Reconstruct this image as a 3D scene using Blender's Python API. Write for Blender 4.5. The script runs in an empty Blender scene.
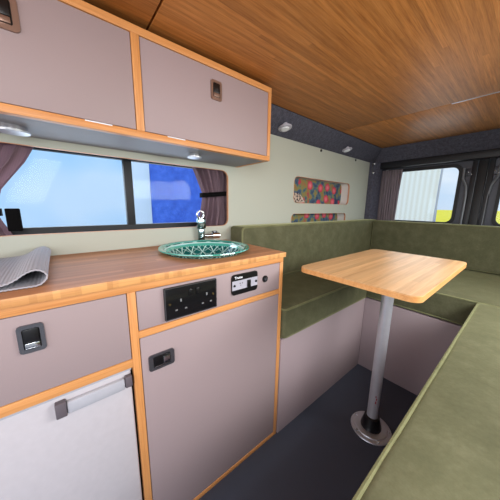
import bpy, bmesh, math, random
from mathutils import Vector, Matrix, noise
random.seed(7)
PI = math.pi
SC = bpy.context.scene
COL = SC.collection

# ------------------------------------------------------------------ materials
def srgb(r, g, b):
    f = lambda c: (c/255/12.92) if c/255 <= .04045 else ((c/255+.055)/1.055)**2.4
    return (f(r), f(g), f(b), 1)

class NT:
    def __init__(s, name):
        s.m = bpy.data.materials.new(name); s.m.use_nodes = True
        s.t = s.m.node_tree; s.b = s.t.nodes['Principled BSDF']
    def n(s, typ, **kw):
        d = s.t.nodes.new(typ)
        for k, v in kw.items(): setattr(d, k, v)
        return d
    def l(s, a, b): s.t.links.new(a, b)
    def coord(s, scale=(1, 1, 1), rot=(0, 0, 0)):
        c = s.n('ShaderNodeTexCoord'); m = s.n('ShaderNodeMapping')
        m.inputs['Scale'].default_value = scale; m.inputs['Rotation'].default_value = rot
        s.l(c.outputs['Object'], m.inputs['Vector']); return m.outputs[0]
    def noise(s, vec, scale, detail=3, rough=.5):
        d = s.n('ShaderNodeTexNoise'); d.inputs['Scale'].default_value = scale
        d.inputs['Detail'].default_value = detail; d.inputs['Roughness'].default_value = rough
        s.l(vec, d.inputs['Vector']); return d.outputs['Fac']
    def ramp(s, fac, stops):
        r = s.n('ShaderNodeValToRGB'); e = r.color_ramp.elements
        while len(e) < len(stops): e.new(.5)
        for i, (p, c) in enumerate(stops): e[i].position = p; e[i].color = c
        s.l(fac, r.inputs[0]); return r.outputs[0]
    def mix(s, fac, a, b, mode='MIX'):
        x = s.n('ShaderNodeMix'); x.data_type = 'RGBA'; x.blend_type = mode
        if isinstance(fac, (int, float)): x.inputs[0].default_value = fac
        else: s.l(fac, x.inputs[0])
        for i, v in ((6, a), (7, b)):
            if isinstance(v, tuple): x.inputs[i].default_value = v
            else: s.l(v, x.inputs[i])
        return x.outputs[2]
    def math(s, op, a, b=0, c=None):
        x = s.n('ShaderNodeMath'); x.operation = op
        for i, v in enumerate((a, b) if c is None else (a, b, c)):
            if isinstance(v, (int, float)): x.inputs[i].default_value = v
            else: s.l(v, x.inputs[i])
        return x.outputs[0]
    def bump(s, h, strength=.2, dist=.002):
        b = s.n('ShaderNodeBump'); b.inputs['Strength'].default_value = strength
        b.inputs['Distance'].default_value = dist
        s.l(h, b.inputs['Height']); s.l(b.outputs[0], s.b.inputs['Normal'])
    def base(s, c):
        if isinstance(c, tuple): s.b.inputs['Base Color'].default_value = c
        else: s.l(c, s.b.inputs['Base Color'])
    def set(s, **kw):
        for k, v in kw.items(): s.b.inputs[k.replace('_', ' ')].default_value = v

M = {}
def plain(name, c, rough=.5, metal=0, spec=.5, **kw):
    t = NT(name); v = t.coord()
    f = t.noise(v, 60, 2)
    k = tuple(min(1, x*1.06) for x in c[:3])+(1,); d = tuple(x*.94 for x in c[:3])+(1,)
    t.base(t.mix(f, d, k)); t.set(Roughness=rough, Metallic=metal, Specular_IOR_Level=spec)
    M[name] = t.m; return t

def speckle(name, c, amt=.12, scale=900, rough=.55, spec=.4):
    t = NT(name); v = t.coord()
    f = t.noise(v, scale, 2); g = t.noise(v, 7, 2)
    lo = tuple(x*(1-amt) for x in c[:3])+(1,); hi = tuple(min(1, x*(1+amt)) for x in c[:3])+(1,)
    a = t.mix(f, lo, hi); t.base(t.mix(.12, a, t.mix(g, lo, hi)))
    t.set(Roughness=rough, Specular_IOR_Level=spec); M[name] = t.m; return t

def wood(name, dark, mid, light, axis='y', rough=.4, fine=1, strip=None, block=None):
    t = NT(name)
    sc = {'y': (70, 2.2, 70), 'x': (2.2, 70, 70), 'z': (70, 70, 2.2)}[axis]
    v = t.coord(scale=sc)
    f = t.noise(v, 1.0*fine, 4, .6); g = t.noise(v, 4*fine, 3, .6)
    a = t.math('ADD', t.math('MULTIPLY', f, .65), t.math('MULTIPLY', g, .35))
    c = t.ramp(a, [(.3, dark), (.5, mid), (.7, light)])
    if strip:                       # lamella strips, each a slightly different tone
        co = t.n('ShaderNodeTexCoord'); sx = t.n('ShaderNodeSeparateXYZ'); t.l(co.outputs['Object'], sx.inputs[0])
        ai = {'y': 0, 'x': 1, 'z': 0}[axis]; al = {'y': 1, 'x': 0, 'z': 2}[axis]
        u = t.math('FLOOR', t.math('MULTIPLY', sx.outputs[ai], 1/strip))
        ln = t.math('FLOOR', t.math('ADD', t.math('MULTIPLY', sx.outputs[al], 1.1), t.math('MULTIPLY', u, .37)))
        cb = t.n('ShaderNodeCombineXYZ'); t.l(u, cb.inputs[0]); t.l(ln, cb.inputs[1])
        w = t.n('ShaderNodeTexWhiteNoise'); w.noise_dimensions = '3D'; t.l(cb.outputs[0], w.inputs['Vector'])
        k = t.ramp(w.outputs['Value'], [(0, (.74, .72, .70, 1)), (1, (1, 1, 1, 1))])
        c = t.mix(1, c, k, 'MULTIPLY')
    if block:
        co = t.n('ShaderNodeTexCoord'); mp = t.n('ShaderNodeMapping'); t.l(co.outputs['Object'], mp.inputs[0])
        mp.inputs['Scale'].default_value = (0, 1/block, 0)
        fl = t.n('ShaderNodeVectorMath'); fl.operation = 'FLOOR'; t.l(mp.outputs[0], fl.inputs[0])
        w = t.n('ShaderNodeTexWhiteNoise'); w.noise_dimensions = '3D'; t.l(fl.outputs[0], w.inputs['Vector'])
        k = t.ramp(w.outputs['Value'], [(0, (.78, .72, .68, 1)), (.45, (.9, .87, .86, 1)), (.6, (1, 1, 1, 1))])
        c = t.mix(1, c, k, 'MULTIPLY')
    t.base(c); t.set(Roughness=rough); t.bump(a, .08, .001)
    M[name] = t.m; return t

speckle('mauve_laminate', srgb(161, 143, 144))
speckle('mauve_laminate_low', srgb(163, 146, 149))
wood('oak_edge', srgb(196, 129, 72), srgb(215, 149, 88), srgb(228, 164, 103), 'y', .45)
wood('oak_edge_upright', srgb(196, 129, 72), srgb(215, 149, 88), srgb(228, 164, 103), 'z', .45)
wood('counter_bamboo', srgb(180, 120, 82), srgb(196, 138, 96), srgb(210, 152, 110), 'y', .55, 1, strip=.022).set(Specular_IOR_Level=.3)
wood('counter_edge', srgb(205, 146, 88), srgb(222, 164, 102), srgb(232, 178, 118), 'y', .4, 1, block=.011)
wood('table_bamboo', srgb(212, 164, 112), srgb(230, 184, 130), srgb(242, 200, 148), 'y', .38, 1, strip=.02)
wood('table_edge', srgb(200, 138, 80), srgb(216, 156, 94), srgb(228, 172, 110), 'y', .4)
wood('ceiling_bamboo', srgb(170, 104, 44), srgb(208, 138, 68), srgb(230, 160, 88), 'y', .5, 1.6, strip=.014)
speckle('wall_lining', srgb(180, 183, 170), .03, 400, .6)
speckle('cabinet_underside', srgb(150, 152, 158), .04, 400, .55, .2)
speckle('white_board', srgb(225, 222, 216), .03, 300, .5)
plain('fridge_white', srgb(194, 189, 194), .4)
plain('fridge_grey', srgb(178, 178, 186), .35)
plain('bracket_grey', srgb(98, 90, 96), .4)
plain('chrome', (.75, .76, .78, 1), .16, 1)
plain('brushed_steel', (.58, .59, .62, 1), .38, .8)
plain('dark_chrome', (.16, .16, .18, 1), .25, .75)
plain('bronze_plate', srgb(150, 122, 108), .3, .6)
plain('black_plastic', srgb(18, 17, 19), .3)
plain('black_nickel', (.008, .008, .009, 1), .15, 0, .35)
plain('black_rubber', srgb(20, 21, 25), .55)
plain('tap_metal', (.22, .30, .31, 1), .15, 1)
plain('brass', srgb(205, 180, 130), .25, 1)
plain('copper_edge', srgb(206, 150, 116), .5)
plain('panel_silver', srgb(176, 174, 186), .4)
plain('white_print', srgb(235, 238, 245), .5)
plain('red_print', srgb(165, 50, 70), .5)
plain('pole_metal', (.64, .64, .69, 1), .33, .6)
plain('black_webbing', srgb(9, 8, 9), .9, 0, .1)
plain('door_metal', srgb(66, 68, 76), .42, .25)
plain('door_rib', srgb(120, 124, 130), .4, .2)
plain('door_dark', srgb(26, 28, 34), .5)
plain('van_skin', srgb(120, 124, 130), .5)
plain('gap_black', srgb(10, 9, 9), .9)
t = speckle('floor_vinyl', srgb(62, 67, 80), .3, 500, .5, .4)
def carpet(name, c):
    t = NT(name); v = t.coord(); f = t.noise(v, 420, 4, .8); g = t.noise(v, 60, 3, .7)
    lo = tuple(x*.45 for x in c[:3])+(1,); hi = tuple(x*1.7 for x in c[:3])+(1,)
    t.base(t.ramp(t.math('ADD', t.math('MULTIPLY', f, .7), t.math('MULTIPLY', g, .3)), [(.36, lo), (.5, c), (.64, hi)]))
    t.set(Roughness=.95, Specular_IOR_Level=.1); t.bump(f, .6, .002); M[name] = t.m
carpet('lining_carpet', srgb(84, 84, 96))
def velvet(name, c, d, l):
    t = NT(name); v = t.coord(); f = t.noise(v, 16, 5, .65); g = t.noise(v, 130, 3, .7)
    a = t.math('ADD', t.math('MULTIPLY', f, .7), t.math('MULTIPLY', g, .3))
    t.base(t.ramp(a, [(.34, d), (.5, c), (.66, l)]))
    t.set(Roughness=.85, Specular_IOR_Level=.2, Sheen_Weight=.45, Sheen_Roughness=.4)
    t.b.inputs['Sheen Tint'].default_value = srgb(200, 200, 150)
    t.bump(g, .25, .0015); M[name] = t.m
velvet('green_velvet', srgb(90, 90, 66), srgb(81, 82, 59), srgb(101, 100, 76))
velvet('green_piping', srgb(114, 115, 82), srgb(102, 103, 73), srgb(126, 127, 92))
def cloth(name, c, rough=.9, axis=1, freq=260, amt=.25):
    t = NT(name); co = t.n('ShaderNodeTexCoord'); sx = t.n('ShaderNodeSeparateXYZ'); t.l(co.outputs['Object'], sx.inputs[0])
    w = t.math('SINE', t.math('MULTIPLY', sx.outputs[axis], freq*6.28)); w = t.math('MULTIPLY_ADD', w, .5, .5)
    lo = tuple(x*(1-amt) for x in c[:3])+(1,); hi = tuple(min(1, x*(1+amt)) for x in c[:3])+(1,)
    t.base(t.mix(w, lo, hi)); t.set(Roughness=rough, Specular_IOR_Level=.2); t.bump(w, .2, .001); M[name] = t.m
cloth('curtain_mauve', srgb(150, 126, 134), .8, 1, 300, .06)
cloth('curtain_dark', srgb(150, 138, 142), .9, 0, 110, .4)
cloth('mat_grey', srgb(172, 172, 180), .8, 0, 160, .2)
cloth('awning_fabric', srgb(255, 252, 228), .7, 0, 16, .10)

def thin_glass(name, tint, refl=.06):
    t = NT(name); nt = t.t; nt.nodes.remove(t.b)
    tr = t.n('ShaderNodeBsdfTransparent'); tr.inputs[0].default_value = tint
    gl = t.n('ShaderNodeBsdfGlossy'); gl.inputs['Roughness'].default_value = .03
    mx = t.n('ShaderNodeMixShader'); mx.inputs[0].default_value = refl
    t.l(tr.outputs[0], mx.inputs[1]); t.l(gl.outputs[0], mx.inputs[2])
    t.l(mx.outputs[0], nt.nodes['Material Output'].inputs['Surface']); M[name] = t.m
thin_glass('clear_glass', (.95, .97, .98, 1), .015)
thin_glass('blue_glass', (.88, .94, .99, 1), .005)

# glass bowl pattern : teal glass cut by white diamond lattice
t = NT('teal_pattern')
co = t.n('ShaderNodeTexCoord'); sx = t.n('ShaderNodeSeparateXYZ'); t.l(co.outputs['Object'], sx.inputs[0])
th = t.math('ARCTAN2', sx.outputs[1], sx.outputs[0])
r2 = t.math('SQRT', t.math('ADD', t.math('MULTIPLY', sx.outputs[0], sx.outputs[0]), t.math('MULTIPLY', sx.outputs[1], sx.outputs[1])))
def lines(k, s, wd):
    a = t.math('SINE', t.math('ADD', t.math('MULTIPLY', th, k), t.math('MULTIPLY', r2, s)))
    return t.math('LESS_THAN', t.math('ABSOLUTE', a), wd)
mask = lines(8, 55, .14)
for k, s, wd in ((8, -55, .14), (8, 140, .09), (8, -140, .09)): mask = t.math('MAXIMUM', mask, lines(k, s, wd))
ring = t.math('LESS_THAN', t.math('ABSOLUTE', t.math('SUBTRACT', r2, .1405)), .0016)
mask = t.math('MAXIMUM', mask, ring)
ng = t.noise(t.coord(), 40, 2)
base = t.mix(ng, srgb(6, 66, 66), srgb(18, 104, 98))
t.base(t.mix(mask, base, srgb(178, 214, 206))); t.set(Roughness=.18, Coat_Weight=.5); M['teal_pattern'] = t.m
t = plain('teal_glass', srgb(84, 190, 172), .08); t.set(Transmission_Weight=.35, Coat_Weight=.6)

# floral lining : red blooms with leaves on a dark blue-green ground
t = NT('floral')
v = t.coord(scale=(1, 1, 1)); vo = t.n('ShaderNodeTexVoronoi'); vo.inputs['Scale'].default_value = 10; vo.inputs['Randomness'].default_value = .45
t.l(v, vo.inputs['Vector'])
n1 = t.noise(v, 17, 3, .6); n2 = t.noise(v, 45, 2, .6)
ground = t.ramp(n1, [(.34, srgb(46, 54, 88)), (.45, srgb(70, 96, 118)), (.52, srgb(126, 130, 76)), (.60, srgb(150, 112, 66)), (.70, srgb(160, 66, 76))])
for e in t.t.nodes:
    if e.type == 'VALTORGB': e.color_ramp.interpolation = 'LINEAR'
d = t.math('ADD', vo.outputs['Distance'], t.math('MULTIPLY', n2, .16))
bloom = t.ramp(d, [(.0, srgb(226, 150, 156)), (.3, srgb(206, 70, 88)), (.4, srgb(168, 44, 66))])
t.base(t.mix(t.math('LESS_THAN', d, .38), ground, bloom)); t.set(Roughness=.8); M['floral'] = t.m
t = NT('printed_patch'); v = t.coord(scale=(1, 1, 1)); f = t.noise(v, 75, 2, .5)
t.base(t.ramp(f, [(.50, srgb(196, 176, 160)), (.56, srgb(30, 28, 34))])); t.set(Roughness=.8); M['printed_patch'] = t.m

# exterior
t = NT('rapeseed'); v = t.coord(); f = t.noise(v, .9, 4, .7)
t.base(t.ramp(f, [(.3, srgb(186, 176, 24)), (.6, srgb(222, 208, 30))])); t.set(Roughness=.9); M['rapeseed'] = t.m
t = NT('grass'); v = t.coord(); f = t.noise(v, 2, 4, .7)
t.base(t.ramp(f, [(.3, srgb(120, 150, 50)), (.6, srgb(164, 186, 70))])); t.set(Roughness=.9); M['grass'] = t.m
t = NT('blue_cladding'); v = t.coord(); f = t.noise(v, 9, 5, .7)
t.base(t.ramp(f, [(.35, srgb(60, 96, 200)), (.5, srgb(70, 110, 214)), (.66, srgb(84, 124, 226))])); t.set(Roughness=.5); M['blue_cladding'] = t.m
speckle('gravel', srgb(150, 146, 142), .2, 30, .9)
plain('white_cladding', srgb(228, 238, 248), .5)
t = NT('pale_cladding'); v = t.coord(); f = t.noise(v, .9, 2, .5)
t.base(t.ramp(f, [(.35, srgb(164, 216, 250)), (.62, srgb(232, 244, 252))])); t.set(Roughness=.5); M['pale_cladding'] = t.m

# ------------------------------------------------------------------ mesh helpers
def nb(): return bmesh.new()
def box(bm, x0, x1, y0, y1, z0, z1, bev=0, seg=2):
    b = bmesh.new()
    bmesh.ops.create_cube(b, size=1)
    for v in b.verts:
        v.co = Vector((x0+(v.co.x+.5)*(x1-x0), y0+(v.co.y+.5)*(y1-y0), z0+(v.co.z+.5)*(z1-z0)))
    if bev: bmesh.ops.bevel(b, geom=b.edges[:], offset=bev, segments=seg, affect='EDGES', profile=.5)
    merge(bm, b)
def merge(bm, b, mat=None):
    me = bpy.data.meshes.new('tmp'); b.to_mesh(me); b.free()
    if mat is not None: me.transform(mat)
    bm.from_mesh(me); bpy.data.meshes.remove(me)
def frame_of(d):
    d = Vector(d).normalized(); return d.to_track_quat('Z', 'Y').to_matrix().to_4x4()
def cyl(bm, p0, p1, r0, r1=None, seg=24, bev=0):
    p0 = Vector(p0); p1 = Vector(p1); r1 = r0 if r1 is None else r1
    b = bmesh.new(); L = (p1-p0).length
    bmesh.ops.create_cone(b, cap_ends=True, segments=seg, radius1=r0, radius2=r1, depth=L)
    if bev:
        es = [e for e in b.edges if abs(e.verts[0].co.z-e.verts[1].co.z) < 1e-6]
        bmesh.ops.bevel(b, geom=es, offset=bev, segments=2, affect='EDGES')
    merge(bm, b, Matrix.Translation((p0+p1)/2) @ frame_of(p1-p0))
def ball(bm, c, r, sc=(1, 1, 1)):
    b = bmesh.new(); bmesh.ops.create_uvsphere(b, u_segments=16, v_segments=10, radius=r)
    merge(bm, b, Matrix.Translation(c) @ Matrix.Diagonal((*sc, 1)))
def tube(bm, pts, r, seg=10, closed=False):
    pts = [Vector(p) for p in pts]; n = len(pts); rings = []
    for i, p in enumerate(pts):
        a = pts[(i-1) % n] if (closed or i) else p; c = pts[(i+1) % n] if (closed or i < n-1) else p
        d = (c-a).normalized(); q = d.to_track_quat('Z', 'Y') if i == 0 else None
        if i == 0: up = q @ Vector((1, 0, 0))
        up = (up-up.dot(d)*d).normalized(); s = d.cross(up)
        rings.append([bm.verts.new(p+r*(math.cos(2*PI*k/seg)*up+math.sin(2*PI*k/seg)*s)) for k in range(seg)])
    m = n if closed else n-1
    for i in range(m):
        A = rings[i]; B = rings[(i+1) % n]
        for k in range(seg): bm.faces.new((A[k], A[(k+1) % seg], B[(k+1) % seg], B[k]))
    if not closed: bm.faces.new(rings[0][::-1]); bm.faces.new(rings[-1])
def rrect(a0, a1, b0, b1, r, seg=6):
    if not isinstance(r, (tuple, list)): r = (r,)*4
    out = []
    for (ca, cb, s0), rr in zip((((a1), (b1), 0), ((a0), (b1), 1), ((a0), (b0), 2), ((a1), (b0), 3)), r):
        sa = -1 if s0 in (0, 3) else 1; sb = -1 if s0 in (0, 1) else 1
        for k in range(seg+1):
            t = (s0+k/seg)*PI/2
            out.append((ca+sa*rr+rr*math.cos(t), cb+sb*rr+rr*math.sin(t)))
    return out
def plate(bm, outer, holes, ax, d0, d1):
    """2D outline with holes, extruded along axis ax between d0 and d1"""
    def P(a, b, d): return {'x': (d, a, b), 'y': (a, d, b), 'z': (a, b, d)}[ax]
    b = bmesh.new(); es = []
    for loop in [outer]+holes:
        vs = [b.verts.new(P(p[0], p[1], d0)) for p in loop]
        es += [b.edges.new((vs[i], vs[(i+1) % len(vs)])) for i in range(len(vs))]
    fs = [g for g in bmesh.ops.triangle_fill(b, edges=es, use_beauty=True)['geom'] if isinstance(g, bmesh.types.BMFace)]
    r = bmesh.ops.extrude_face_region(b, geom=fs)
    for v in r['geom']:
        if isinstance(v, bmesh.types.BMVert):
            i = 'xyz'.index(ax); v.co[i] = d1
    bmesh.ops.recalc_face_normals(b, faces=b.faces[:]); merge(bm, b)
def ringplate(bm, outer, inner, ax, d0, d1): plate(bm, outer, [inner], ax, d0, d1)
def lathe(bm, prof, c, seg=48):
    """prof: list of (r, z); closed loop if first r>0"""
    rings = []
    for r, z in prof:
        if r < 1e-6: rings.append([bm.verts.new((c[0], c[1], c[2]+z))])
        else: rings.append([bm.verts.new((c[0]+r*math.cos(2*PI*k/seg), c[1]+r*math.sin(2*PI*k/seg), c[2]+z)) for k in range(seg)])
    for A, B in zip(rings, rings[1:]):
        for k in range(seg):
            k2 = (k+1) % seg
            if len(A) == 1 and len(B) == 1: continue
            if len(A) == 1: bm.faces.new((A[0], B[k2], B[k]))
            elif len(B) == 1: bm.faces.new((A[k], A[k2], B[0]))
            else: bm.faces.new((A[k], A[k2], B[k2], B[k]))
def cushion(bm, x0, x1, y0, y1, z0, z1, r=.018, step=.035, puff=.006, seed=0, puff_ax=2):
    """soft block with rounded edges and a slightly uneven padded surface"""
    b = bmesh.new(); bmesh.ops.create_cube(b, size=2)
    dims = ((x1-x0)/2, (y1-y0)/2, (z1-z0)/2); c = Vector(((x0+x1)/2, (y0+y1)/2, (z0+z1)/2))
    b.free(); b = bmesh.new(); cache = {}
    ns = [2*max(7, int(d/step)) for d in dims]
    def param(i, n, d):      # dense near ends
        u = -1+2*i/n
        e = r/d
        t = abs(u); k = 6/n
        if t > 1-k: t2 = (1-e)+(t-(1-k))/k*e
        else: t2 = t/(1-k)*(1-e)
        return math.copysign(t2, u)*d
    def V(p):
        key = tuple(round(q, 5) for q in p)
        if key in cache: return cache[key]
        q = Vector(p); core = Vector([max(-(d-r), min(d-r, q[i])) for i, d in enumerate(dims)])
        o = q-core
        pos = core+o.normalized()*r if o.length > 1e-9 else q
        nrm = o.normalized() if o.length > 1e-9 else Vector((0, 0, 1))
        w = 1
        for i, d in enumerate(dims):
            if i != puff_ax: w *= max(0, 1-(abs(q[i])/d)**4)
        s = 1 if q[puff_ax]*(-1 if puff_ax == 1 else 1) > 0 else 0
        pos = pos+nrm*(noise.noise((q+Vector((seed, seed, 0)))*9)*.0022)
        if abs(nrm[puff_ax]) > .5: pos[puff_ax] += math.copysign(puff*w*s, nrm[puff_ax])
        v = b.verts.new(pos+c); cache[key] = v; return v
    for ax in range(3):
        a, bb = [i for i in range(3) if i != ax]
        for sgn in (-1, 1):
            for i in range(ns[a]):
                for j in range(ns[bb]):
                    q = []
                    for di, dj in ((0, 0), (1, 0), (1, 1), (0, 1)):
                        p = [0, 0, 0]; p[ax] = sgn*dims[ax]
                        p[a] = param(i+di, ns[a], dims[a]); p[bb] = param(j+dj, ns[bb], dims[bb]); q.append(V(p))
                    if len(set(q)) == 4: b.faces.new(q)
    bmesh.ops.recalc_face_normals(b, faces=b.faces[:]); merge(bm, b)

def obj(name, bm, mat, parent=None, label=None, smooth=True, loc=None):
    me = bpy.data.meshes.new(name)
    if parent is None and loc is None:
        # origin at centre of base
        xs = [v.co for v in bm.verts]
        loc = Vector(((min(v.x for v in xs)+max(v.x for v in xs))/2, (min(v.y for v in xs)+max(v.y for v in xs))/2, min(v.z for v in xs)))
    org = Vector(loc) if parent is None else world(parent)
    for v in bm.verts: v.co -= org
    bm.to_mesh(me); bm.free()
    for m in (mat if isinstance(mat, (list, tuple)) else [mat]): me.materials.append(M[m] if isinstance(m, str) else m)
    o = bpy.data.objects.new(name, me); COL.objects.link(o)
    if parent is None: o.location = org
    else: o.parent = parent
    if smooth and len(me.polygons):
        me.polygons.foreach_set('use_smooth', [True]*len(me.polygons))
        try: me.set_sharp_from_angle(angle=math.radians(38))
        except Exception: pass
    if label: o['label'] = label
    return o
def world(o):
    p = Vector(o.location)
    while o.parent: o = o.parent; p += Vector(o.location)
    return p
def tag(o, label, cat, group=None, kind=None):
    o['label'] = label; o['category'] = cat
    if group: o['group'] = group
    if kind: o['kind'] = kind
    return o
def thing(name, label, cat, loc, group=None):
    o = bpy.data.objects.new(name, None); COL.objects.link(o); o.location = loc; o.empty_display_size = .05
    return tag(o, label, cat, group)
def struct(name, bm, m, label=None, **kw):
    o = obj(name, bm, m, label=label, **kw); o['kind'] = 'structure'; return o
def quick(*a, bev=0):
    bm = nb(); box(bm, *a, bev=bev); return bm

def pieces(name, boxes, mat, parent, bev=.0008, label=None):
    for q in boxes: obj(name, quick(*q, bev=bev), mat, parent, label)

# ------------------------------------------------------------------ dimensions
WX = -.381          # inner face of kitchen side wall
RX = .93            # inner face of opposite wall
CEIL = 1.43
YF, YB = -1.75, 1.58

# ------------------------------------------------------------------ setting
struct('floor', quick(-.50, 1.0, YF, 1.62, -.04, 0), 'floor_vinyl', 'dark blue grey flecked vinyl floor')
def ceil_panel(y0, y1, n, lab):
    bm = nb(); box(bm, -.283, 1.0, y0+.0028, y1-.0028, CEIL, CEIL+.012, bev=.001); return struct(n, bm, 'ceiling_bamboo', lab)
ceil_panel(-.385, .80, 'ceiling', 'middle bamboo ceiling panel')
ceil_panel(YF, -.385, 'ceiling_front', 'bamboo ceiling panel nearest the cab')
ceil_panel(.80, 1.420, 'ceiling_rear', 'bamboo ceiling panel nearest the rear doors')
struct('roof', quick(-.52, 1.02, YF, 1.64, CEIL+.0125, CEIL+.05), 'gap_black', 'dark van roof above the ceiling panels')
bm = nb(); box(bm, .25, .93, .7965, .8035, CEIL-.002, CEIL+.002); struct('trim_joint', bm, 'brushed_steel', 'thin metal strip over the ceiling joint')

# kitchen side wall: lining board with window opening and two niche openings
WIN = (-1.08, .014, .868, 1.124)
N1 = (.487, 1.150, .985, 1.145); N2 = (.475, 1.125, .79, .921)
bm = nb()
plate(bm, [(-1.35, .0), (1.45, .0), (1.45, 1.36), (-1.35, 1.36)],
      [rrect(WIN[0], WIN[1], WIN[2], WIN[3], .035), rrect(*N1, .035), rrect(*N2, .03)], 'x', WX-.010, WX)
struct('wall_left', bm, 'wall_lining', 'pale grey green lining wall behind the kitchen', smooth=False)
bm = nb()
plate(bm, [(YF, -.04), (1.62, -.04), (1.62, 1.48), (YF, 1.48)], [rrect(-1.10, .03, .85, 1.14, .04)], 'x', -.500, -.478)
struct('wall_left_skin', bm, 'van_skin', 'outer metal side of the van', smooth=False)
# copper coloured sawn edge of the window opening
def edge_ring(a0, a1, b0, b1, r, w=.003, d0=WX-.0105, d1=WX+.0008):
    bm = nb(); ringplate(bm, rrect(a0, a1, b0, b1, r), rrect(a0+w, a1-w, b0+w*.4, b1-w*.4, max(.002, r-w)), 'x', d0, d1); return bm
struct('trim_window', edge_ring(*WIN, .035, .0032), 'copper_edge', 'copper coloured edge round the side window opening')
# window_1
g = quick(-.470, -.466, -1.09, .02, .855, 1.135)
w1 = struct('window_1', g, 'blue_glass', 'tinted sliding side window above the worktop')
bm = nb(); ringplate(bm, rrect(-1.10, .03, .848, 1.14, .03), rrect(-1.08, .012, .884, 1.128, .03), 'x', -.474, -.452)
obj('window_frame', bm, 'black_rubber', w1, 'black rubber window surround')
obj('window_divider', quick(-.474, -.448, -.417, -.388, .884, 1.128, bev=.002), 'black_rubber', w1, 'black upright bar between the sliding panes')

# carpeted pelmet between wall top and ceiling (kitchen side)
def prism(pts, ax, d0, d1):
    bm = nb(); plate(bm, pts, [], ax, d0, d1); return bm
struct('trim_pelmet', prism([(-.286, CEIL), (-.284, CEIL-.004), (WX+.006, 1.338), (WX-.01, 1.335), (WX-.01, CEIL)], 'y', .075, 1.52), 'lining_carpet', 'dark grey carpeted pelmet between wall and ceiling')
# rear header
struct('trim_header', prism([(1.418, CEIL), (1.421, CEIL-.004), (1.505, 1.335), (1.53, 1.335), (1.53, CEIL)], 'x', WX-.01, RX), 'lining_carpet', 'dark grey carpeted header above the rear doors')
struct('trim_gutter', quick(-.40, RX, 1.505, 1.555, 1.285, 1.335, bev=.006), 'door_dark', 'black seal strip above the rear doors')
# rear corner pillar
bm = nb(); plate(bm, [(WX-.01, 1.445), (-.345, 1.445), (-.318, 1.50), (-.318, 1.56), (WX-.01, 1.56)], [], 'z', 0, 1.336)
struct('trim_pillar', bm, 'lining_carpet', 'carpeted corner pillar beside the rear door')
bm = nb(); plate(bm, [(RX, 1.445), (.84, 1.445), (.81, 1.50), (.81, 1.56), (RX, 1.56)], [], 'z', 0, 1.336)
struct('trim_pillar_right', bm, 'lining_carpet', 'carpeted corner pillar on the far side')

# rear doors with rounded windows
def rear_door(n, x0, x1, wx0, wx1, lab, sgn):
    bm = nb(); outer = [(x0, 0), (x1, 0), (x1, 1.33), (x0, 1.33)]
    hole = rrect(wx0, wx1, .86, 1.262, .045)
    plate(bm, outer, [hole], 'y', 1.575, 1.605)
    d = struct(n, bm, 'door_metal', lab)
    bm = nb(); ringplate(bm, rrect(wx0-.012, wx1+.012, .848, 1.274, .05), rrect(wx0+.006, wx1-.006, .868, 1.252, .04), 'y', 1.563, 1.575)
    obj('window_seal', bm, 'black_rubber', d)
    obj('window_pane', quick(wx0-.002, wx1+.002, 1.588, 1.592, .858, 1.264), 'clear_glass', d)
    bm = nb(); lp = rrect(wx0-.014, wx1+.014, .846, 1.276, .052); tube(bm, [(a, 1.560, b) for a, b in (lp[7:14]+[(wx0-.014, .85)] if sgn > 0 else [(wx0+.03, 1.276)]+lp[:7])], .0028, 8)
    obj('window_bead', bm, 'brushed_steel', d)
    # stepped pressings of the inner door skin, towards the meeting edge
    xe = x1 if sgn > 0 else x0; xw = wx1 if sgn > 0 else wx0
    xm = (xe+xw)/2
    bm = nb()
    pts = [(xw+sgn*.020, 1.562, 1.24), (xw+sgn*.022, 1.562, 1.17), (xw+sgn*.045, 1.562, 1.12), (xw+sgn*.052, 1.562, 1.05), (xw+sgn*.052, 1.562, .86), (xw+sgn*.045, 1.562, .80)]
    tube(bm, pts, .008, 8); obj('pressed_rib', bm, 'door_rib', d)
    bm = nb(); box(bm, min(xe-sgn*.034, xe-sgn*.006), max(xe-sgn*.034, xe-sgn*.006), 1.555, 1.575, .02, 1.30, bev=.003)
    obj('edge_return', bm, 'door_dark', d)
    bm = nb(); box(bm, xm-.022+sgn*.004, xm+.022+sgn*.004, 1.560, 1.575, 1.185, 1.235, bev=.005)
    obj('latch_cover', bm, 'door_metal', d)
    for q, r in (((xm, 1.558, 1.21), .005), ((xm+.016, 1.558, 1.195), .004)):
        bm = nb(); ball(bm, q, r); obj('cover_screw', bm, 'chrome', d)
    return d
rear_door('door_1', -.345, .283, -.312, .190, 'rear van door on the kitchen side', 1)
rear_door('door_2', .322, .86, .401, .82, 'rear van door furthest from the kitchen', -1)
struct('trim_weatherstrip', quick(.279, .326, 1.545, 1.5545, .02, 1.29, bev=.004), 'black_rubber', 'black weatherstrip where the rear doors meet')

# far-side wall with its own window, open at the sliding door beside the camera
bm = nb()
plate(bm, [(-.45, 0), (1.45, 0), (1.45, 1.43), (-.45, 1.43)], [rrect(-.1, .95, .88, 1.20, .04)], 'x', RX, RX+.012)
struct('wall_right', bm, 'wall_lining', 'pale lining wall on the far side of the van', smooth=False)
w2 = struct('window_2', quick(RX+.016, RX+.020, -.12, .97, .86, 1.22), 'clear_glass', 'side window above the nearest bench')
bm = nb(); ringplate(bm, rrect(-.13, .98, .85, 1.23, .04), rrect(-.1, .95, .885, 1.195, .04), 'x', RX+.0125, RX+.030)
obj('window_frame', bm, 'black_rubber', w2)

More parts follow.
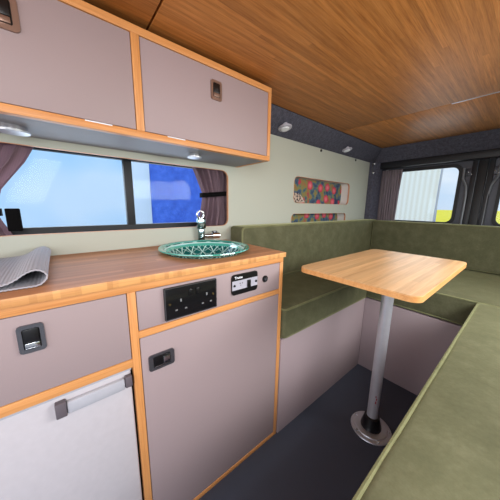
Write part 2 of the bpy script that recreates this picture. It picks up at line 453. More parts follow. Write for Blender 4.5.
# ------------------------------------------------------------------ storage niches
def niche(N, lab, patch):
    y0, y1, z0, z1 = N
    t = thing('storage_niche', lab, 'niche', (WX, (y0+y1)/2, z0), 'slots in the side wall')
    d = .058; bm = nb()
    ringplate(bm, [(y0-.006, z0-.006), (y1+.006, z0-.006), (y1+.006, z1+.006), (y0-.006, z1+.006)],
              rrect(y0, y1, z0, z1, .034), 'x', WX-.010-d, WX-.0105)
    obj('niche_liner', bm, 'white_board', t, 'white inner sides')
    bm = nb(); box(bm, WX-.014-d, WX-.0105-d, y0-.006, y1+.006, z0-.006, z1+.006)
    obj('floral_backing', bm, 'floral', t, 'red, blue and green floral print backing')
    obj('edge_trim', edge_ring(y0, y1, z0, z1, .035 if patch else .03), 'copper_edge', t, 'copper coloured edge')
    if patch:
        bm = nb(); plate(bm, [(y0+.003, z0+.012), (y0+.11, z0+.004), (y0+.15, z0+.008), (y0+.13, z0+.034), (y0+.09, z0+.060), (y0+.003, z0+.070)], [], 'x', WX-.030, WX-.027)
        obj('printed_patch', bm, 'printed_patch', t, 'pale patch with black printed marks')
niche(N1, 'upper rounded slot in the pale wall with floral print inside', True)
niche(N2, 'lower rounded slot in the pale wall, half hidden by the green backrest', False)

# ------------------------------------------------------------------ overhead cabinet
UX = -.158; UZ0, UZ1 = 1.145, 1.414; UYE = .067; UYS = -1.25; DV = -.425
oc = thing('overhead_cabinet', 'grey mauve overhead locker with timber edged frame above the window', 'cabinet', (-.27, -.55, UZ0))
pieces('face_rail', [(UX-.02, UX, UYS, UYE, UZ0, UZ0+.017), (UX-.02, UX, UYS, UYE, UZ1-.019, UZ1)], 'oak_edge', oc)
pieces('face_post', [(UX-.02, UX, a, b, UZ0+.0172, UZ1-.0192) for a, b in ((UYE-.014, UYE), (DV-.010, DV+.010), (-1.02, -1.00), (UYS, UYS+.02))], 'oak_edge_upright', oc)
obj('end_panel', quick(WX+.001, UX-.0203, UYE-.014, UYE, UZ0, UZ1), 'oak_edge', oc)
obj('bottom_panel', quick(WX+.001, UX-.0203, UYS, UYE-.0143, UZ0+.001, UZ0+.014), 'cabinet_underside', oc, 'pale grey underside')
obj('cabinet_back', quick(WX+.001, WX+.006, UYS, UYE-.0143, UZ0+.0143, UZ1), 'gap_black', oc)
def latch(parent, cx, cy, cz, w, h, vertical=True, plate_mat='dark_chrome', button_mat='chrome'):
    """flush paddle latch on a face of constant x"""
    bm = nb(); r = min(w, h)*.16
    ringplate(bm, rrect(cy-w/2, cy+w/2, cz-h/2, cz+h/2, r), rrect(cy-w/2*.66, cy+w/2*.66, cz-h/2*.74, cz+h/2*.74, r*.6), 'x', cx, cx+.0045)
    obj('latch_plate', bm, plate_mat, parent)
    obj('latch_recess', quick(cx-.001, cx+.0012, cy-w/2*.66, cy+w/2*.66, cz-h/2*.74, cz+h/2*.74), 'black_plastic', parent)
    bm = nb()
    if vertical:
        box(bm, cx+.0012, cx+.0065, cy-w*.28, cy+w*.28, cz-h*.32, cz-h*.14, bev=.0012)
        box(bm, cx+.0012, cx+.0040, cy-w*.28, cy+w*.28, cz-h*.365, cz-h*.335, bev=.0005)
    else:
        box(bm, cx+.0012, cx+.0070, cy+w*.05, cy+w*.31, cz-h*.22, cz+h*.20, bev=.0015)
        box(bm, cx+.0012, cx+.0045, cy-w*.30, cy+w*.30, cz-h*.34, cz-h*.27, bev=.0006)
    obj('latch_button', bm, button_mat, parent)
    bm = nb()
    if vertical: box(bm, cx+.0012, cx+.0050, cy-w*.29, cy+w*.29, cz-h*.11, cz+h*.35, bev=.001)
    else: box(bm, cx+.0012, cx+.0050, cy-w*.30, cy+w*.04, cz-h*.22, cz+h*.33, bev=.001)
    obj('latch_paddle', bm, 'black_plastic', parent)
G = .0018
def udoor(a, b, n='door', lx=None, big=False):
    d = obj(n, quick(UX-.018, UX-.002, a+G, b-G, UZ0+.017+G, UZ1-.019-G, bev=.0008), 'mauve_laminate', oc)
    return d
d1 = udoor(DV+.010, UYE-.014)
latch(d1, UX-.002, -.183, 1.332, .040, .058, True, 'bronze_plate', 'bronze_plate')
d2 = udoor(-1.00, DV-.010)
latch(d2, UX-.002, -.675, 1.332, .060, .064, True, 'bronze_plate', 'bronze_plate')
pieces('bumper_strip', [(UX+.0001, UX+.0015, a, b, UZ0+.0142, UZ0+.0168) for a, b in ((-.352, -.297), (-.552, -.494))], 'white_print', oc, 0, 'small white strip under the door')

# downlights
def downlight(p, nrm, r, label, group):
    t = thing('downlight', label, 'light', p, group)
    p = Vector(p); n = Vector(nrm).normalized()
    bm = nb(); cyl(bm, p-n*.030, p-n*.0005, r*.42, r*.42, 28, bev=.001); obj('light_stem', bm, 'panel_silver', t)
    bm = nb(); cyl(bm, p, p+n*.008, r, r*.90, 32, bev=.002); obj('light_bezel', bm, 'panel_silver', t)
    bm = nb(); cyl(bm, p+n*.0081, p+n*.013, r*.62, r*.5, 24, bev=.001); obj('light_lens', bm, 'white_print', t)
gU = 'chrome lights under the overhead locker'
def drum_light(p, r, label):
    t = thing('downlight', label, 'light', p, gU); p = Vector(p)
    bm = nb(); cyl(bm, p, p-Vector((0, 0, .011)), r*.85, r*.85, 32, bev=.001); obj('light_body', bm, 'chrome', t)
    bm = nb(); cyl(bm, p-Vector((0, 0, .0111)), p-Vector((0, 0, .015)), r, r*.97, 32, bev=.001); obj('light_rim', bm, 'brushed_steel', t)
drum_light((-.275, -.690, UZ0+.0005), .033, 'chrome round light under the locker at the left edge')
drum_light((-.25, -.222, UZ0+.001), .026, 'chrome round light under the locker above the glass bowl')
gP = 'downlights along the carpeted pelmet'
pn = Vector((.25, 0, -1))
downlight((-.331, .335, 1.369), pn, .038, 'round downlight in dark pelmet, beside the overhead locker', gP)
downlight((-.340, .985, 1.363), pn, .036, 'round downlight in dark pelmet, above the floral slots', gP)
# coat hook
hk = thing('hook', 'small chrome hook on the dark rear corner pillar', 'hook', (-.345, 1.43, 1.26))
pieces('hook_mount', [(-.352, -.334, 1.436, 1.445, 1.315, 1.335), (-.350, -.336, 1.436, 1.445, 1.245, 1.262)], 'chrome', hk, .003)
bm = nb(); tube(bm, [(-.343, 1.437, 1.325), (-.343, 1.420, 1.31), (-.343, 1.418, 1.28), (-.343, 1.437, 1.254)], .003); obj('hook_bar', bm, 'dark_chrome', hk)
# small screws at the top of the wall
for (y, l) in ((.74, 'small dark screw head in wall top, left of the two'), (1.20, 'small dark screw head in wall top, right of the two')):
    bm = nb(); cyl(bm, (WX, y, 1.325), (WX+.005, y, 1.325), .009, .007, 14)
    tag(obj('screw_head', bm, 'black_plastic'), l, 'screw', 'screws along the wall top')

# ------------------------------------------------------------------ kitchen unit
KYS = -1.30; MID = (-.524, -.506); CT = .762
kc = thing('kitchen_cabinet', 'grey mauve kitchen cabinet with orange timber edges under the worktop', 'cabinet', (-.19, -.6, 0))
pieces('face_rail', [(-.02, 0, KYS, 0, .762, .7825), (-.02, 0, MID[1]+.0002, -.0162, .641, .659),
                     (-.02, 0, KYS, MID[0]-.0002, .572, .593), (-.02, 0, MID[1]+.0002, -.0162, 0, .016)], 'oak_edge', kc)
pieces('face_post', [(-.02, 0, MID[0], MID[1], 0, .7618), (-.02, 0, -.016, 0, 0, .7618)], 'oak_edge_upright', kc)
obj('end_panel', quick(WX+.001, -.0203, -.016, 0, 0, .7825), 'mauve_laminate', kc)
obj('divider_panel', quick(WX+.001, -.0203, MID[0], MID[1], 0, .7825), 'gap_black', kc)
fp = obj('fascia_panel', quick(-.018, -.001, MID[1]+G, -.016-G, .659+G, .762-G, bev=.0006), 'mauve_laminate', kc)
kd = obj('door', quick(-.018, -.001, MID[1]+G, -.016-G, .016+G, .641-G, bev=.0006), 'mauve_laminate', kc)
latch(kd, -.001, -.456, .563, .066, .044, False)
dr = obj('drawer', quick(-.018, -.001, -1.15, MID[0]-G, .593+G, .762-G, bev=.0006), 'mauve_laminate', kc)
latch(dr, -.001, -.689, .713, .038, .055, True)
obj('cabinet_back', quick(WX+.0012, WX+.006, KYS, -.0165, .0, .78), 'gap_black', kc)

# worktop
wt = thing('worktop', 'long bamboo worktop on the kitchen cabinet holding the glass bowl', 'worktop', (-.19, -.65, .7828))
bm = nb(); plate(bm, [(WX+.001, KYS), (.0095, KYS), (.0095, .0), (WX+.001, .0)], [[(-.186+.141*math.cos(2*PI*k/40), -.221+.141*math.sin(2*PI*k/40)) for k in range(40)]], 'z', .7828, .800)
obj('top_board', bm, 'counter_bamboo', wt, smooth=False)
obj('edge_band', quick(.0097, .0125, KYS, .0, .7828, .7998, bev=.0006), 'counter_edge', wt, 'block laminated front edge')

# fridge
fr = thing('fridge', 'white built-in fridge door with grey handle under the left drawer', 'fridge', (-.19, -.75, .004))
obj('fridge_body', quick(WX+.01, -.035, -1.08, -.5265, .004, .569), 'fridge_grey', fr)
fd = obj('fridge_door', quick(-.034, -.008, -1.08, -.529, .010, .563, bev=.004), 'fridge_white', fr)
bm = nb(); box(bm, -.034, -.006, -1.08, -.5275, .5635, .5705, bev=.001); obj('door_trim', bm, 'fridge_grey', fr)
bm = nb(); box(bm, -.0075, .004, -.655, -.545, .523, .552, bev=.004); obj('handle', bm, 'fridge_grey', fd, 'light grey bar handle')
pieces('handle_bracket', [(-.0079, .0065, -.674, -.6555, .523, .557), (-.0079, .0055, -.5445, -.5295, .526, .555)], 'bracket_grey', fd, .002, 'darker grey handle end')

# double socket
ps = thing('power_socket', 'black nickel double power socket on the cabinet fascia', 'socket', (.0, -.367, .668))
y0, y1, z0, z1 = -.443, -.291, .668, .7555
bm = nb(); box(bm, -.0008, .0075, y0, y1, z0, z1, bev=.0025); obj('face_plate', bm, 'black_nickel', ps)
bm = nb(); ringplate(bm, rrect(y0+.0005, y1-.0005, z0+.0005, z1-.0005, .002), rrect(y0+.003, y1-.003, z0+.003, z1-.003, .001), 'x', .0076, .0082); obj('plate_rim', bm, 'dark_chrome', ps)
for yy in (y0+.013, y1-.012):
    bm = nb(); cyl(bm, (.0076, yy, .7115), (.0094, yy, .7115), .0036, .003, 14); obj('plate_screw', bm, 'brass', ps)
for yy in (-.373, -.352):
    bm = nb(); box(bm, .0077, .0105, yy-.0045, yy+.0045, .724, .741, bev=.001); obj('switch', bm, 'black_plastic', ps)
for yc in (-.400, -.324):
    pieces('pin_shutter', [(.0077, .0084, yc-.002, yc+.002, .7125, .7205), (.0077, .0084, yc-.016, yc-.010, .690, .6935), (.0077, .0084, yc+.010, yc+.016, .690, .6935)], 'brushed_steel', ps, 0)

# heater control panel
cp = thing('control_panel', 'black and silver control panel with a rocker switch on the fascia', 'control panel', (0, -.183, .685))
y0, y1, z0, z1 = -.234, -.129, .685, .7515
bm = nb(); plate(bm, rrect(y0, y1, z0, z1, .010), [], 'x', -.0008, .0040); obj('face_plate', bm, 'black_plastic', cp)
bm = nb(); box(bm, .0041, .0047, y0+.001, y1-.001, .7015, .7315); obj('silver_band', bm, 'panel_silver', cp)
bm = nb(); box(bm, .0048, .0095, -.175, -.162, .703, .7275, bev=.001); obj('rocker_switch', bm, 'black_plastic', cp)
for yy in (y0+.009, y1-.008):
    bm = nb(); cyl(bm, (.0048, yy, .7165), (.0070, yy, .7165), .0042, .0036, 14); obj('panel_screw', bm, 'black_plastic', cp)
pieces('indicator', [(.0048, .0052, -.205, -.201, .7195, .723), (.0048, .0052, -.196, -.192, .7195, .723), (.0048, .0052, -.202, -.199, .7135, .716)], 'bracket_grey', cp, 0)
def text(s, size, mat, parent, name, origin, ydir=1):
    cu = bpy.data.curves.new('txt', 'FONT'); cu.body = s; cu.size = size; cu.extrude = .0002; cu.offset = size*.02
    o = bpy.data.objects.new('txt', cu); COL.objects.link(o)
    dg = bpy.context.evaluated_depsgraph_get(); me = bpy.data.meshes.new_from_object(o.evaluated_get(dg))
    bm = nb(); bm.from_mesh(me); bpy.data.objects.remove(o); bpy.data.meshes.remove(me)
    for v in bm.verts:
        a, b, c = v.co; v.co = Vector((origin[0]+c, origin[1]+a, origin[2]+b))
    return obj(name, bm, mat, parent)
text('Truma', .0115, 'white_print', cp, 'lettering', (.0043, y0+.010, .7375))
kb = thing('push_button', 'small round black button right of the control panel', 'button', (0, -.091, .703))
bm = nb(); cyl(bm, (-.0005, -.091, .7135), (.004, -.091, .7135), .0125, .011, 28, bev=.0008); obj('button_ring', bm, 'black_plastic', kb)
bm = nb(); cyl(bm, (.0041, -.091, .7135), (.0062, -.091, .7135), .0065, .006, 24, bev=.0005); obj('button_cap', bm, 'dark_chrome', kb)

# ------------------------------------------------------------------ glass bowl and tap
bc = (-.186, -.221, .8005)
bs = thing('wash_basin', 'teal glass wash bowl with white geometric pattern set in the worktop', 'basin', bc)
R = .161
prof = [(0, -.066), (.045, -.064), (.092, -.050), (.124, -.022), (.138, .004), (.145, .007), (R-.004, .0085), (R+.001, .012), (R, .0155), (.154, .0150),
        (.144, .011), (.134, -.004), (.117, -.024), (.088, -.044), (.044, -.057), (0, -.059)]
bm = nb(); lathe(bm, prof[:11], bc, 72); obj('glass_rim', bm, 'teal_glass', bs, 'pale teal glass rim')
bm = nb(); lathe(bm, prof[10:], bc, 72); obj('patterned_bowl', bm, 'teal_pattern', bs, 'dark teal bowl with white lattice lines')
bm = nb(); cyl(bm, (bc[0], bc[1], bc[2]-.0585), (bc[0], bc[1], bc[2]-.054), .02, .018, 24); obj('drain', bm, 'chrome', bs)
# tap on the worktop behind the bowl
TX, TY = -.3545, -.148
tp = thing('tap', 'short chrome folding tap standing behind the teal glass bowl', 'tap', (TX, TY, .8003))
bm = nb(); cyl(bm, (TX, TY, .8003), (TX, TY, .812), .016, .014, 24, bev=.001); obj('tap_base', bm, 'chrome', tp)
bm = nb(); box(bm, TX-.007, TX+.007, TY-.014, TY+.014, .812, .862, bev=.003); obj('tap_column', bm, 'tap_metal', tp)
bm = nb(); box(bm, TX-.006, TX+.009, TY-.020, TY+.020, .8625, .908, bev=.004); obj('tap_arm', bm, 'tap_metal', tp)
bm = nb(); tube(bm, [(TX+.002, TY-.003+.0155*math.cos(a*PI/12), .923+.0155*math.sin(a*PI/12)) for a in range(24)], .0040, 10, True); obj('tap_ring', bm, 'chrome', tp)
bm = nb(); cyl(bm, (TX, TY+.015, .830), (TX+.006, TY+.048, .829), .008, .009, 20, bev=.001); cyl(bm, (TX+.006, TY+.048, .829), (TX+.008, TY+.086, .829), .014, .014, 20, bev=.002); obj('tap_valve', bm, 'chrome', tp)
bm = nb(); box(bm, TX-.002, TX+.016, TY+.052, TY+.074, .8435, .850, bev=.002); obj('tap_lever', bm, 'dark_chrome', tp)

# ------------------------------------------------------------------ ribbed mat folded on the worktop
def mat_profile():
    P = [(-.98, .8035), (-.88, .8035), (-.78, .8035), (-.70, .8035), (-.672, .804), (-.660, .812), (-.656, .821), (-.660, .829), (-.669, .8345), (-.680, .8335),
         (-.691, .828), (-.702, .820), (-.716, .814), (-.74, .811), (-.80, .810), (-.88, .810), (-.98, .810)]
    out = []
    for i in range(len(P)-1):
        p0 = P[max(i-1, 0)]; p1 = P[i]; p2 = P[i+1]; p3 = P[min(i+2, len(P)-1)]
        n = max(3, int(math.dist(p1, p2)/.0011))
        for k in range(n):
            t = k/n
            f = lambda a, b, c, d: .5*((2*b)+(-a+c)*t+(2*a-5*b+4*c-d)*t*t+(-a+3*b-3*c+d)*t**3)
            out.append((f(p0[0], p1[0], p2[0], p3[0]), f(p0[1], p1[1], p2[1], p3[1])))
    return out
pr = mat_profile(); bm = nb(); L = 0; rows = []
nx = 14
for i, (y, z) in enumerate(pr):
    a = pr[max(i-1, 0)]; b = pr[min(i+1, len(pr)-1)]; dv = Vector((b[0]-a[0], b[1]-a[1])).normalized(); nrm = Vector((-dv.y, dv.x))
    if i: L += math.dist(pr[i-1], pr[i])
    w = .0005*math.sin(L*2*PI/.0070)
    row = []
    for s in (1, -1):
        yy = y+nrm.x*(w+s*.0013); zz = z+nrm.y*(w+s*.0013)
        for k in range(nx+1):
            x = -.030-.035*(y < -.70)*min(1, (-.70-y)/.12)*0-.32*k/nx
            lift = .004*math.sin(k/nx*PI)*(1 if z > .807 else 0)
            row.append(bm.verts.new((x, yy-.012*k/nx*0, max(.8006, zz+lift))))
    rows.append(row)
m = nx+1
for A, B in zip(rows, rows[1:]):
    for k in range(nx):
        bm.faces.new((A[k], A[k+1], B[k+1], B[k])); bm.faces.new((A[m+k], B[m+k], B[m+k+1], A[m+k+1]))
    bm.faces.new((A[0], B[0], B[m], A[m])); bm.faces.new((A[nx], A[m+nx], B[m+nx], B[nx]))
tag(obj('ribbed_mat', bm, 'mat_grey'), 'grey ribbed mat folded over at the left end of the worktop', 'mat')

# ------------------------------------------------------------------ curtains
def curtain(rows, xc, amp, nf, mat, parent, name='curtain_cloth', ax='y', nt=60, ns=90, thick=.0015, seed=0):
    """rows: list of (z, a, b, amp factor), interpolated top to bottom"""
    bm = nb(); grid = []
    for i in range(nt+1):
        t = i/nt*(len(rows)-1); k = min(int(t), len(rows)-2); u = t-k; u = u*u*(3-2*u)
        z, a, b, am = [rows[k][j]*(1-u)+rows[k+1][j]*u for j in range(4)]
        line = []
        for j in range(ns+1):
            s = j/ns; ph = s*nf*2*PI+.6*math.sin(s*7+seed)+.35*math.sin(z*22+s*5)
            d = xc+amp*am*math.sin(ph)+.25*amp*am*math.sin(2.3*ph+z*9)
            w = a+(b-a)*s+.002*math.cos(ph)
            line.append(bm.verts.new((d, w, z) if ax == 'y' else (w, d, z)))
        grid.append(line)
    fs = []
    for A, B in zip(grid, grid[1:]):
        for j in range(ns): fs.append(bm.faces.new((A[j], A[j+1], B[j+1], B[j])))
    r = bmesh.ops.solidify(bm, geom=fs, thickness=thick)
    return obj(name, bm, mat, parent)
rc = thing('window_curtain', 'mauve curtain tied back with black band at right of the side window', 'curtain', (-.42, -.04, .85), 'curtains of the side window')
curtain([(1.150, -.165, .050, .9), (1.09, -.138, .050, 1), (1.012, -.108, .040, .55), (.93, -.125, .048, .95), (.83, -.160, .050, 1)], -.415, .015, 6, 'curtain_mauve', rc)
def band(y0, y1, z, h, slope=0, x0=-.435, x1=-.395):
    bm = nb(); ringplate(bm, rrect(x0, x1, y0, y1, .010), rrect(x0+.002, x1-.002, y0+.002, y1-.002, .008), 'z', z-h/2, z+h/2)
    for v in bm.verts: v.co.z += slope*(v.co.y-y0)
    return bm
obj('tie_band', band(-.114, .044, 1.008, .021, .10), 'black_webbing', rc, 'black elastic tie')
lc = thing('window_curtain', 'mauve curtain tied back at left of the side window, cut by the frame', 'curtain', (-.42, -.86, .85), 'curtains of the side window')
curtain([(1.150, -1.02, -.650, .9), (1.08, -1.02, -.688, 1), (1.0, -1.02, -.745, .8), (.935, -.99, -.765, .55), (.90, -1.0, -.752, .8), (.83, -1.02, -.725, 1)], -.415, .011, 8, 'curtain_mauve', lc)
obj('tie_band', band(-1.0, -.752, .935, .021, -.0), 'black_webbing', lc)
bm = nb(); box(bm, -.402, -.394, -.744, -.712, .880, .946, bev=.003); obj('band_tail', bm, 'black_webbing', lc, 'hanging end of the black tie')

bc_ = thing('rear_curtain', 'dark ribbed curtain hanging at the left of the rear door window', 'curtain', (-.24, 1.55, .87))
curtain([(1.272, -.318, -.160, 1), (1.1, -.318, -.170, 1), (.80, -.318, -.178, 1)], 1.546, .005, 9, 'curtain_dark', bc_, ax='x')

# ------------------------------------------------------------------ bench bases
SZ = .446; ST = .574; YR = .727
struct_b = tag(obj('bench_base', quick(WX+.012, .004, .004, YR-.002, 0, SZ-.005, bev=.001), 'mauve_laminate_low'), 'grey mauve bench box beside the kitchen cabinet under green cushion', 'bench', 'bench boxes round the table')
tag(obj('bench_base', quick(WX+.012, .915, YR, 1.43, 0, SZ-.005, bev=.001), 'mauve_laminate_low'), 'grey mauve bench box across the rear, behind the table leg', 'bench', 'bench boxes round the table')
tag(obj('bench_base', quick(.495, .915, -.60, YR-.002, 0, SZ-.005, bev=.001), 'mauve_laminate_low'), 'grey mauve bench box under the nearest long green seat', 'bench', 'bench boxes round the table')

# ------------------------------------------------------------------ cushions
def rope(bm, loop, r=.0045): tube(bm, loop, r, 8, True)
def seat(lab, x0, x1, y0, y1, z0, z1, seed, piping, cat='cushion', name='seat_cushion', group='seat cushions', puff=.006, pax=2, r=.014):
    t = thing(name, lab, cat, ((x0+x1)/2, (y0+y1)/2, z0), group)
    bm = nb(); cushion(bm, x0, x1, y0, y1, z0, z1, r=r, seed=seed, puff=puff, puff_ax=pax); obj('cushion_body', bm, 'green_velvet', t)
    bm = nb()
    for lp in piping: rope(bm, lp)
    obj('piping', bm, 'green_piping', t)
    return t
def hloop(x0, x1, y0, y1, z, i=.003): return [(a, b, z) for a, b in rrect(x0+i, x1-i, y0+i, y1-i, .018, 4)]
def vloop_x(x, y0, y1, z0, z1, i=.003): return [(x, a, b) for a, b in rrect(y0+i, y1-i, z0+i, z1-i, .018, 4)]
def vloop_y(y, x0, x1, z0, z1, i=.003): return [(a, y, b) for a, b in rrect(x0+i, x1-i, z0+i, z1-i, .018, 4)]
seat('green velvet seat cushion on the kitchen side, between the cabinet and rear seat', WX+.006, .014, .006, YR-.003, SZ, ST, 3,
     [hloop(WX+.006, .014, .006, YR-.003, ST-.006), hloop(WX+.006, .014, .006, YR-.003, SZ+.006)])
seat('green velvet seat cushion across the rear, behind the table', WX+.006, .918, YR, 1.44, SZ, ST, 9,
     [hloop(WX+.006, .918, YR, 1.44, ST-.006), hloop(WX+.006, .918, YR, 1.44, SZ+.006)])
seat('long sunlit green velvet seat cushion nearest the camera at lower right', .468, .918, -.62, YR-.007, SZ, ST, 15,
     [hloop(.468, .918, -.62, YR-.007, ST-.006, .001), hloop(.468, .918, -.62, YR-.007, SZ+.006)], puff=.008)
BK = .864
seat('long green velvet backrest along the pale kitchen side wall', WX+.002, -.272, .018, 1.452, ST+.012, BK+.004, 21,
     [vloop_x(-.272-.006, .018, 1.452, ST+.014, BK+.004)], 'backrest', 'back_cushion', 'back cushions', .004, 0, .018)
seat('green velvet backrest across the rear doors', -.262, .918, 1.350, 1.452, ST+.012, BK, 27,
     [vloop_y(1.350+.006, -.262, .918, ST+.014, BK)], 'backrest', 'back_cushion', 'back cushions', .004, 1, .012)

# ------------------------------------------------------------------ table
tb = thing('pedestal_table', 'bamboo topped table on a single metal pole between the benches', 'table', (.246, .347, 0))
tx0, tx1, ty0, ty1 = .062, .425, .009, .618
bm = nb(); plate(bm, rrect(tx0+.0015, tx1-.0015, ty0+.0015, ty1-.0015, .028, 8), [], 'z', .7535, .7560); obj('table_surface', bm, 'table_bamboo', tb)
bm = nb(); plate(bm, rrect(tx0, tx1, ty0, ty1, .03, 8), [], 'z', .7390, .7533); obj('table_top', bm, 'table_edge', tb, 'orange tinted table edge')
px, py = .2455, .347
bm = nb(); cyl(bm, (px, py, .062), (px, py, .710), .0215, seg=32); obj('pole', bm, 'pole_metal', tb)
bm = nb(); lathe(bm, [(0, .0), (.026, .0), (.028, .018), (.045, .026), (.072, .028), (.072, .0283), (0, .0283)], (px, py, .7105)); obj('top_socket', bm, 'black_plastic', tb)
bm = nb(); lathe(bm, [(0, .0005), (.080, .0005), (.082, .003), (.080, .007), (.066, .0085), (.064, .0125), (.060, .0135), (.043, .0135), (0, .0135)], (px, py, 0)); obj('base_flange', bm, 'brushed_steel', tb, 'steel floor flange')
bm = nb(); lathe(bm, [(0, .0136), (.041, .0136), (.041, .020), (.034, .048), (.030, .066), (.0218, .068), (.0218, .0136)], (px, py, 0)); obj('pole_collar', bm, 'black_plastic', tb, 'black tapered collar')
for k in range(5):
    a = .5+k*2*PI/5; bm = nb(); p = (px+.071*math.cos(a), py+.071*math.sin(a), .0085)
    cyl(bm, p, (p[0], p[1], .0115), .0052, .004, 14); obj('flange_screw', bm, 'chrome', tb)
for a, z, h in ((-.95, .150, .012), (-.85, .166, .010), (-1.0, .178, .006)):
    bm = nb(); b = bmesh.new(); bmesh.ops.create_cube(b, size=1); merge(bm, b, Matrix.Translation((px+.0215*math.cos(a), py+.0215*math.sin(a), z)) @ Matrix.Rotation(a, 4, 'Z') @ Matrix.Diagonal((.0006, .004, h, 1)))
    obj('red_mark', bm, 'red_print', tb, 'small red printed mark')

# ------------------------------------------------------------------ outside
bm = nb(); box(bm, -300, 300, 9.01, 500, -.75, -.70); struct('ground', bm, 'grass', 'green grass beyond the gravel')
bm = nb(); box(bm, -300, 300, -60, 9, -.75, -.70); struct('ground_neutral', bm, 'gravel', 'added unseen grey gravel under the van, neutral for bounce light')  # unseen grey ground added to keep green reflections and bounce out of the interior
bm = nb()
rows = []
nx_, ny_ = 120, 40
for j in range(ny_+1):
    y = 24*((430/24)**(j/ny_))
    rows.append([bm.verts.new((-260+520*i/nx_+noise.noise(Vector((i, j, 0)))*1, y, -.20+.10*noise.noise(Vector((i*1.3, j*1.7, 2))))) for i in range(nx_+1)])
for A, B in zip(rows, rows[1:]):
    for i in range(nx_): bm.faces.new((A[i], A[i+1], B[i+1], B[i]))
r = bmesh.ops.extrude_face_region(bm, geom=bm.faces[:])
for v in r['geom']:
    if isinstance(v, bmesh.types.BMVert): v.co.z = -.70
tag(obj('rapeseed_crop', bm, 'rapeseed'), 'bright yellow flowering rapeseed field seen through the rear window', 'crop', kind='stuff')
# blue-clad outbuilding beside the van
bb = thing('outbuilding', 'blue clad wall with white corner seen through the side window', 'building', (-3.2, 2.2, -.70))
bm = nb(); box(bm, -3.4, -3.05, .448, 5.5, -.70, 3.0); obj('blue_wall', bm, 'blue_cladding', bb)
bm = nb(); box(bm, -3.42, -3.03, .12, .447, -.70, 3.02, bev=.01); obj('white_corner_post', bm, 'white_cladding', bb)
bm = nb(); box(bm, -3.4, -3.05, -4.5, .119, -.70, 3.0); obj('pale_wall', bm, 'pale_cladding', bb, 'pale blue white wall')
# awning panel behind the van
aw = thing('awning', 'pale ribbed awning panel seen through the rear window', 'awning', (-1.0, 3.3, -.70))
bm = nb(); plate(bm, [(-2.6, -.70), (-.318, -.70), (-.296, 2.2), (-2.6, 2.2)], [], 'y', 3.3, 3.33); obj('fabric_panel', bm, 'awning_fabric', aw)
bm = nb(); tube(bm, [(-.310, 3.315, -.70), (-.288, 3.315, 2.2)], .014, 10); obj('awning_pole', bm, 'brushed_steel', aw)
bm = nb(); plate(bm, [(-.40, -.70), (-.262, -.70), (-.290, .98), (-.40, .98)], [], 'y', 3.34, 3.36); obj('blue_flap', bm, 'blue_cladding', aw)

# ------------------------------------------------------------------ world and lights
w = bpy.data.worlds.new('World'); SC.world = w; w.use_nodes = True
nt = w.node_tree; bg = nt.nodes['Background']
tc = nt.nodes.new('ShaderNodeTexCoord'); sp = nt.nodes.new('ShaderNodeSeparateXYZ'); nt.links.new(tc.outputs['Generated'], sp.inputs[0])
rp = nt.nodes.new('ShaderNodeValToRGB'); e = rp.color_ramp.elements
e[0].position = 0; e[0].color = (.62, .75, .92, 1); e[1].position = 1; e[1].color = (.25, .48, .95, 1)
x = e.new(.25); x.color = (.48, .72, .98, 1)
nt.links.new(sp.outputs[2], rp.inputs[0])
mp = nt.nodes.new('ShaderNodeMapping'); mp.inputs['Scale'].default_value = (1, 1, 3.2); nt.links.new(tc.outputs['Generated'], mp.inputs[0])
no = nt.nodes.new('ShaderNodeTexNoise'); no.inputs['Scale'].default_value = 2.2; no.inputs['Detail'].default_value = 5; nt.links.new(mp.outputs[0], no.inputs[0])
r2 = nt.nodes.new('ShaderNodeValToRGB'); r2.color_ramp.elements[0].position = .42; r2.color_ramp.elements[1].position = .66; nt.links.new(no.outputs[0], r2.inputs[0])
mx = nt.nodes.new('ShaderNodeMix'); mx.data_type = 'RGBA'; nt.links.new(r2.outputs[0], mx.inputs[0]); nt.links.new(rp.outputs[0], mx.inputs[6]); mx.inputs[7].default_value = (.92, .95, 1, 1)
nt.links.new(mx.outputs[2], bg.inputs[0]); bg.inputs[1].default_value = .85

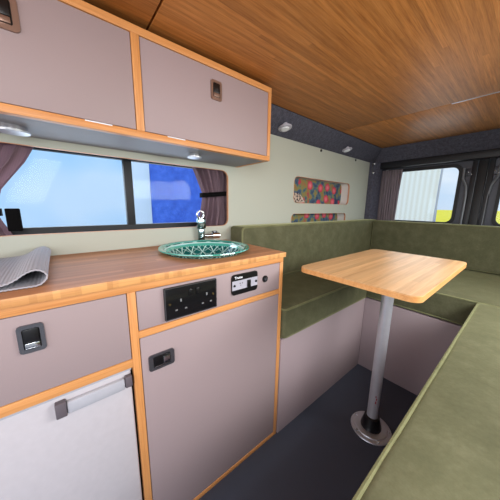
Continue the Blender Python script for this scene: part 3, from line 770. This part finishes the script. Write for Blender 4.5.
def area(name, loc, target, sx, sy, power, col=(1, 1, 1)):
    l = bpy.data.lights.new(name, 'AREA'); l.shape = 'RECTANGLE'; l.size = sx; l.size_y = sy; l.energy = power; l.color = col
    o = bpy.data.objects.new(name, l); COL.objects.link(o); o.location = loc
    o.rotation_euler = (Vector(target)-Vector(loc)).to_track_quat('-Z', 'Y').to_euler(); return o
area('cab_fill', (.3, -1.72, 1.0), (.25, .6, .7), 1.1, .75, 7, (1, .98, .98))  # unseen area lamp added at the open cab front to lift the interior
area('side_door_fill', (1.15, -.85, 1.22), (.45, .1, .5), .8, .6, 12, (1, .98, .97))  # unseen fill lamp added by the door opening, aimed down at the near bench
area('bench_fill', (1.03, .38, 1.12), (.60, .15, .57), .95, .28, 14, (1, .98, .95))  # fill lamp added outside the unseen window to brighten the right seat cushion
area('kitchen_window_daylight', (-.52, -.52, 1.0), (.4, -.4, .7), 1.0, .24, 1.6, (.97, .99, 1))
area('rear_window_daylight', (.25, 1.72, 1.06), (.25, .3, .6), .95, .34, 1.6, (.95, .98, 1))

sl = bpy.data.lights.new('sun', 'SUN'); sl.energy = 2.2; sl.angle = .2; so = bpy.data.objects.new('sun', sl); COL.objects.link(so)
so.rotation_euler = Vector((-.45, .40, -.80)).to_track_quat('-Z', 'Y').to_euler()
# ------------------------------------------------------------------ camera
cam = bpy.data.cameras.new('Camera'); co = bpy.data.objects.new('Camera', cam); COL.objects.link(co)
yaw, pit, rol = math.radians(50.532), math.radians(-10.726), math.radians(.839)
fw = Vector((-math.sin(yaw)*math.cos(pit), math.cos(yaw)*math.cos(pit), math.sin(pit)))
rt = Vector((math.cos(yaw), math.sin(yaw), 0)); up = rt.cross(fw)
rt2 = math.cos(rol)*rt+math.sin(rol)*up; up2 = -math.sin(rol)*rt+math.cos(rol)*up
mt = Matrix((rt2, up2, -fw)).transposed().to_4x4(); mt.translation = Vector((.564, -.625, .962))
co.matrix_world = mt
cam.sensor_width = 36; cam.lens = 230.73/500*36; cam.clip_start = .02; cam.clip_end = 2000
SC.camera = co
vs = SC.view_settings; vs.view_transform = 'Standard'; vs.look = 'None'; vs.gamma = 1; vs.use_curve_mapping = False; vs.exposure = .35
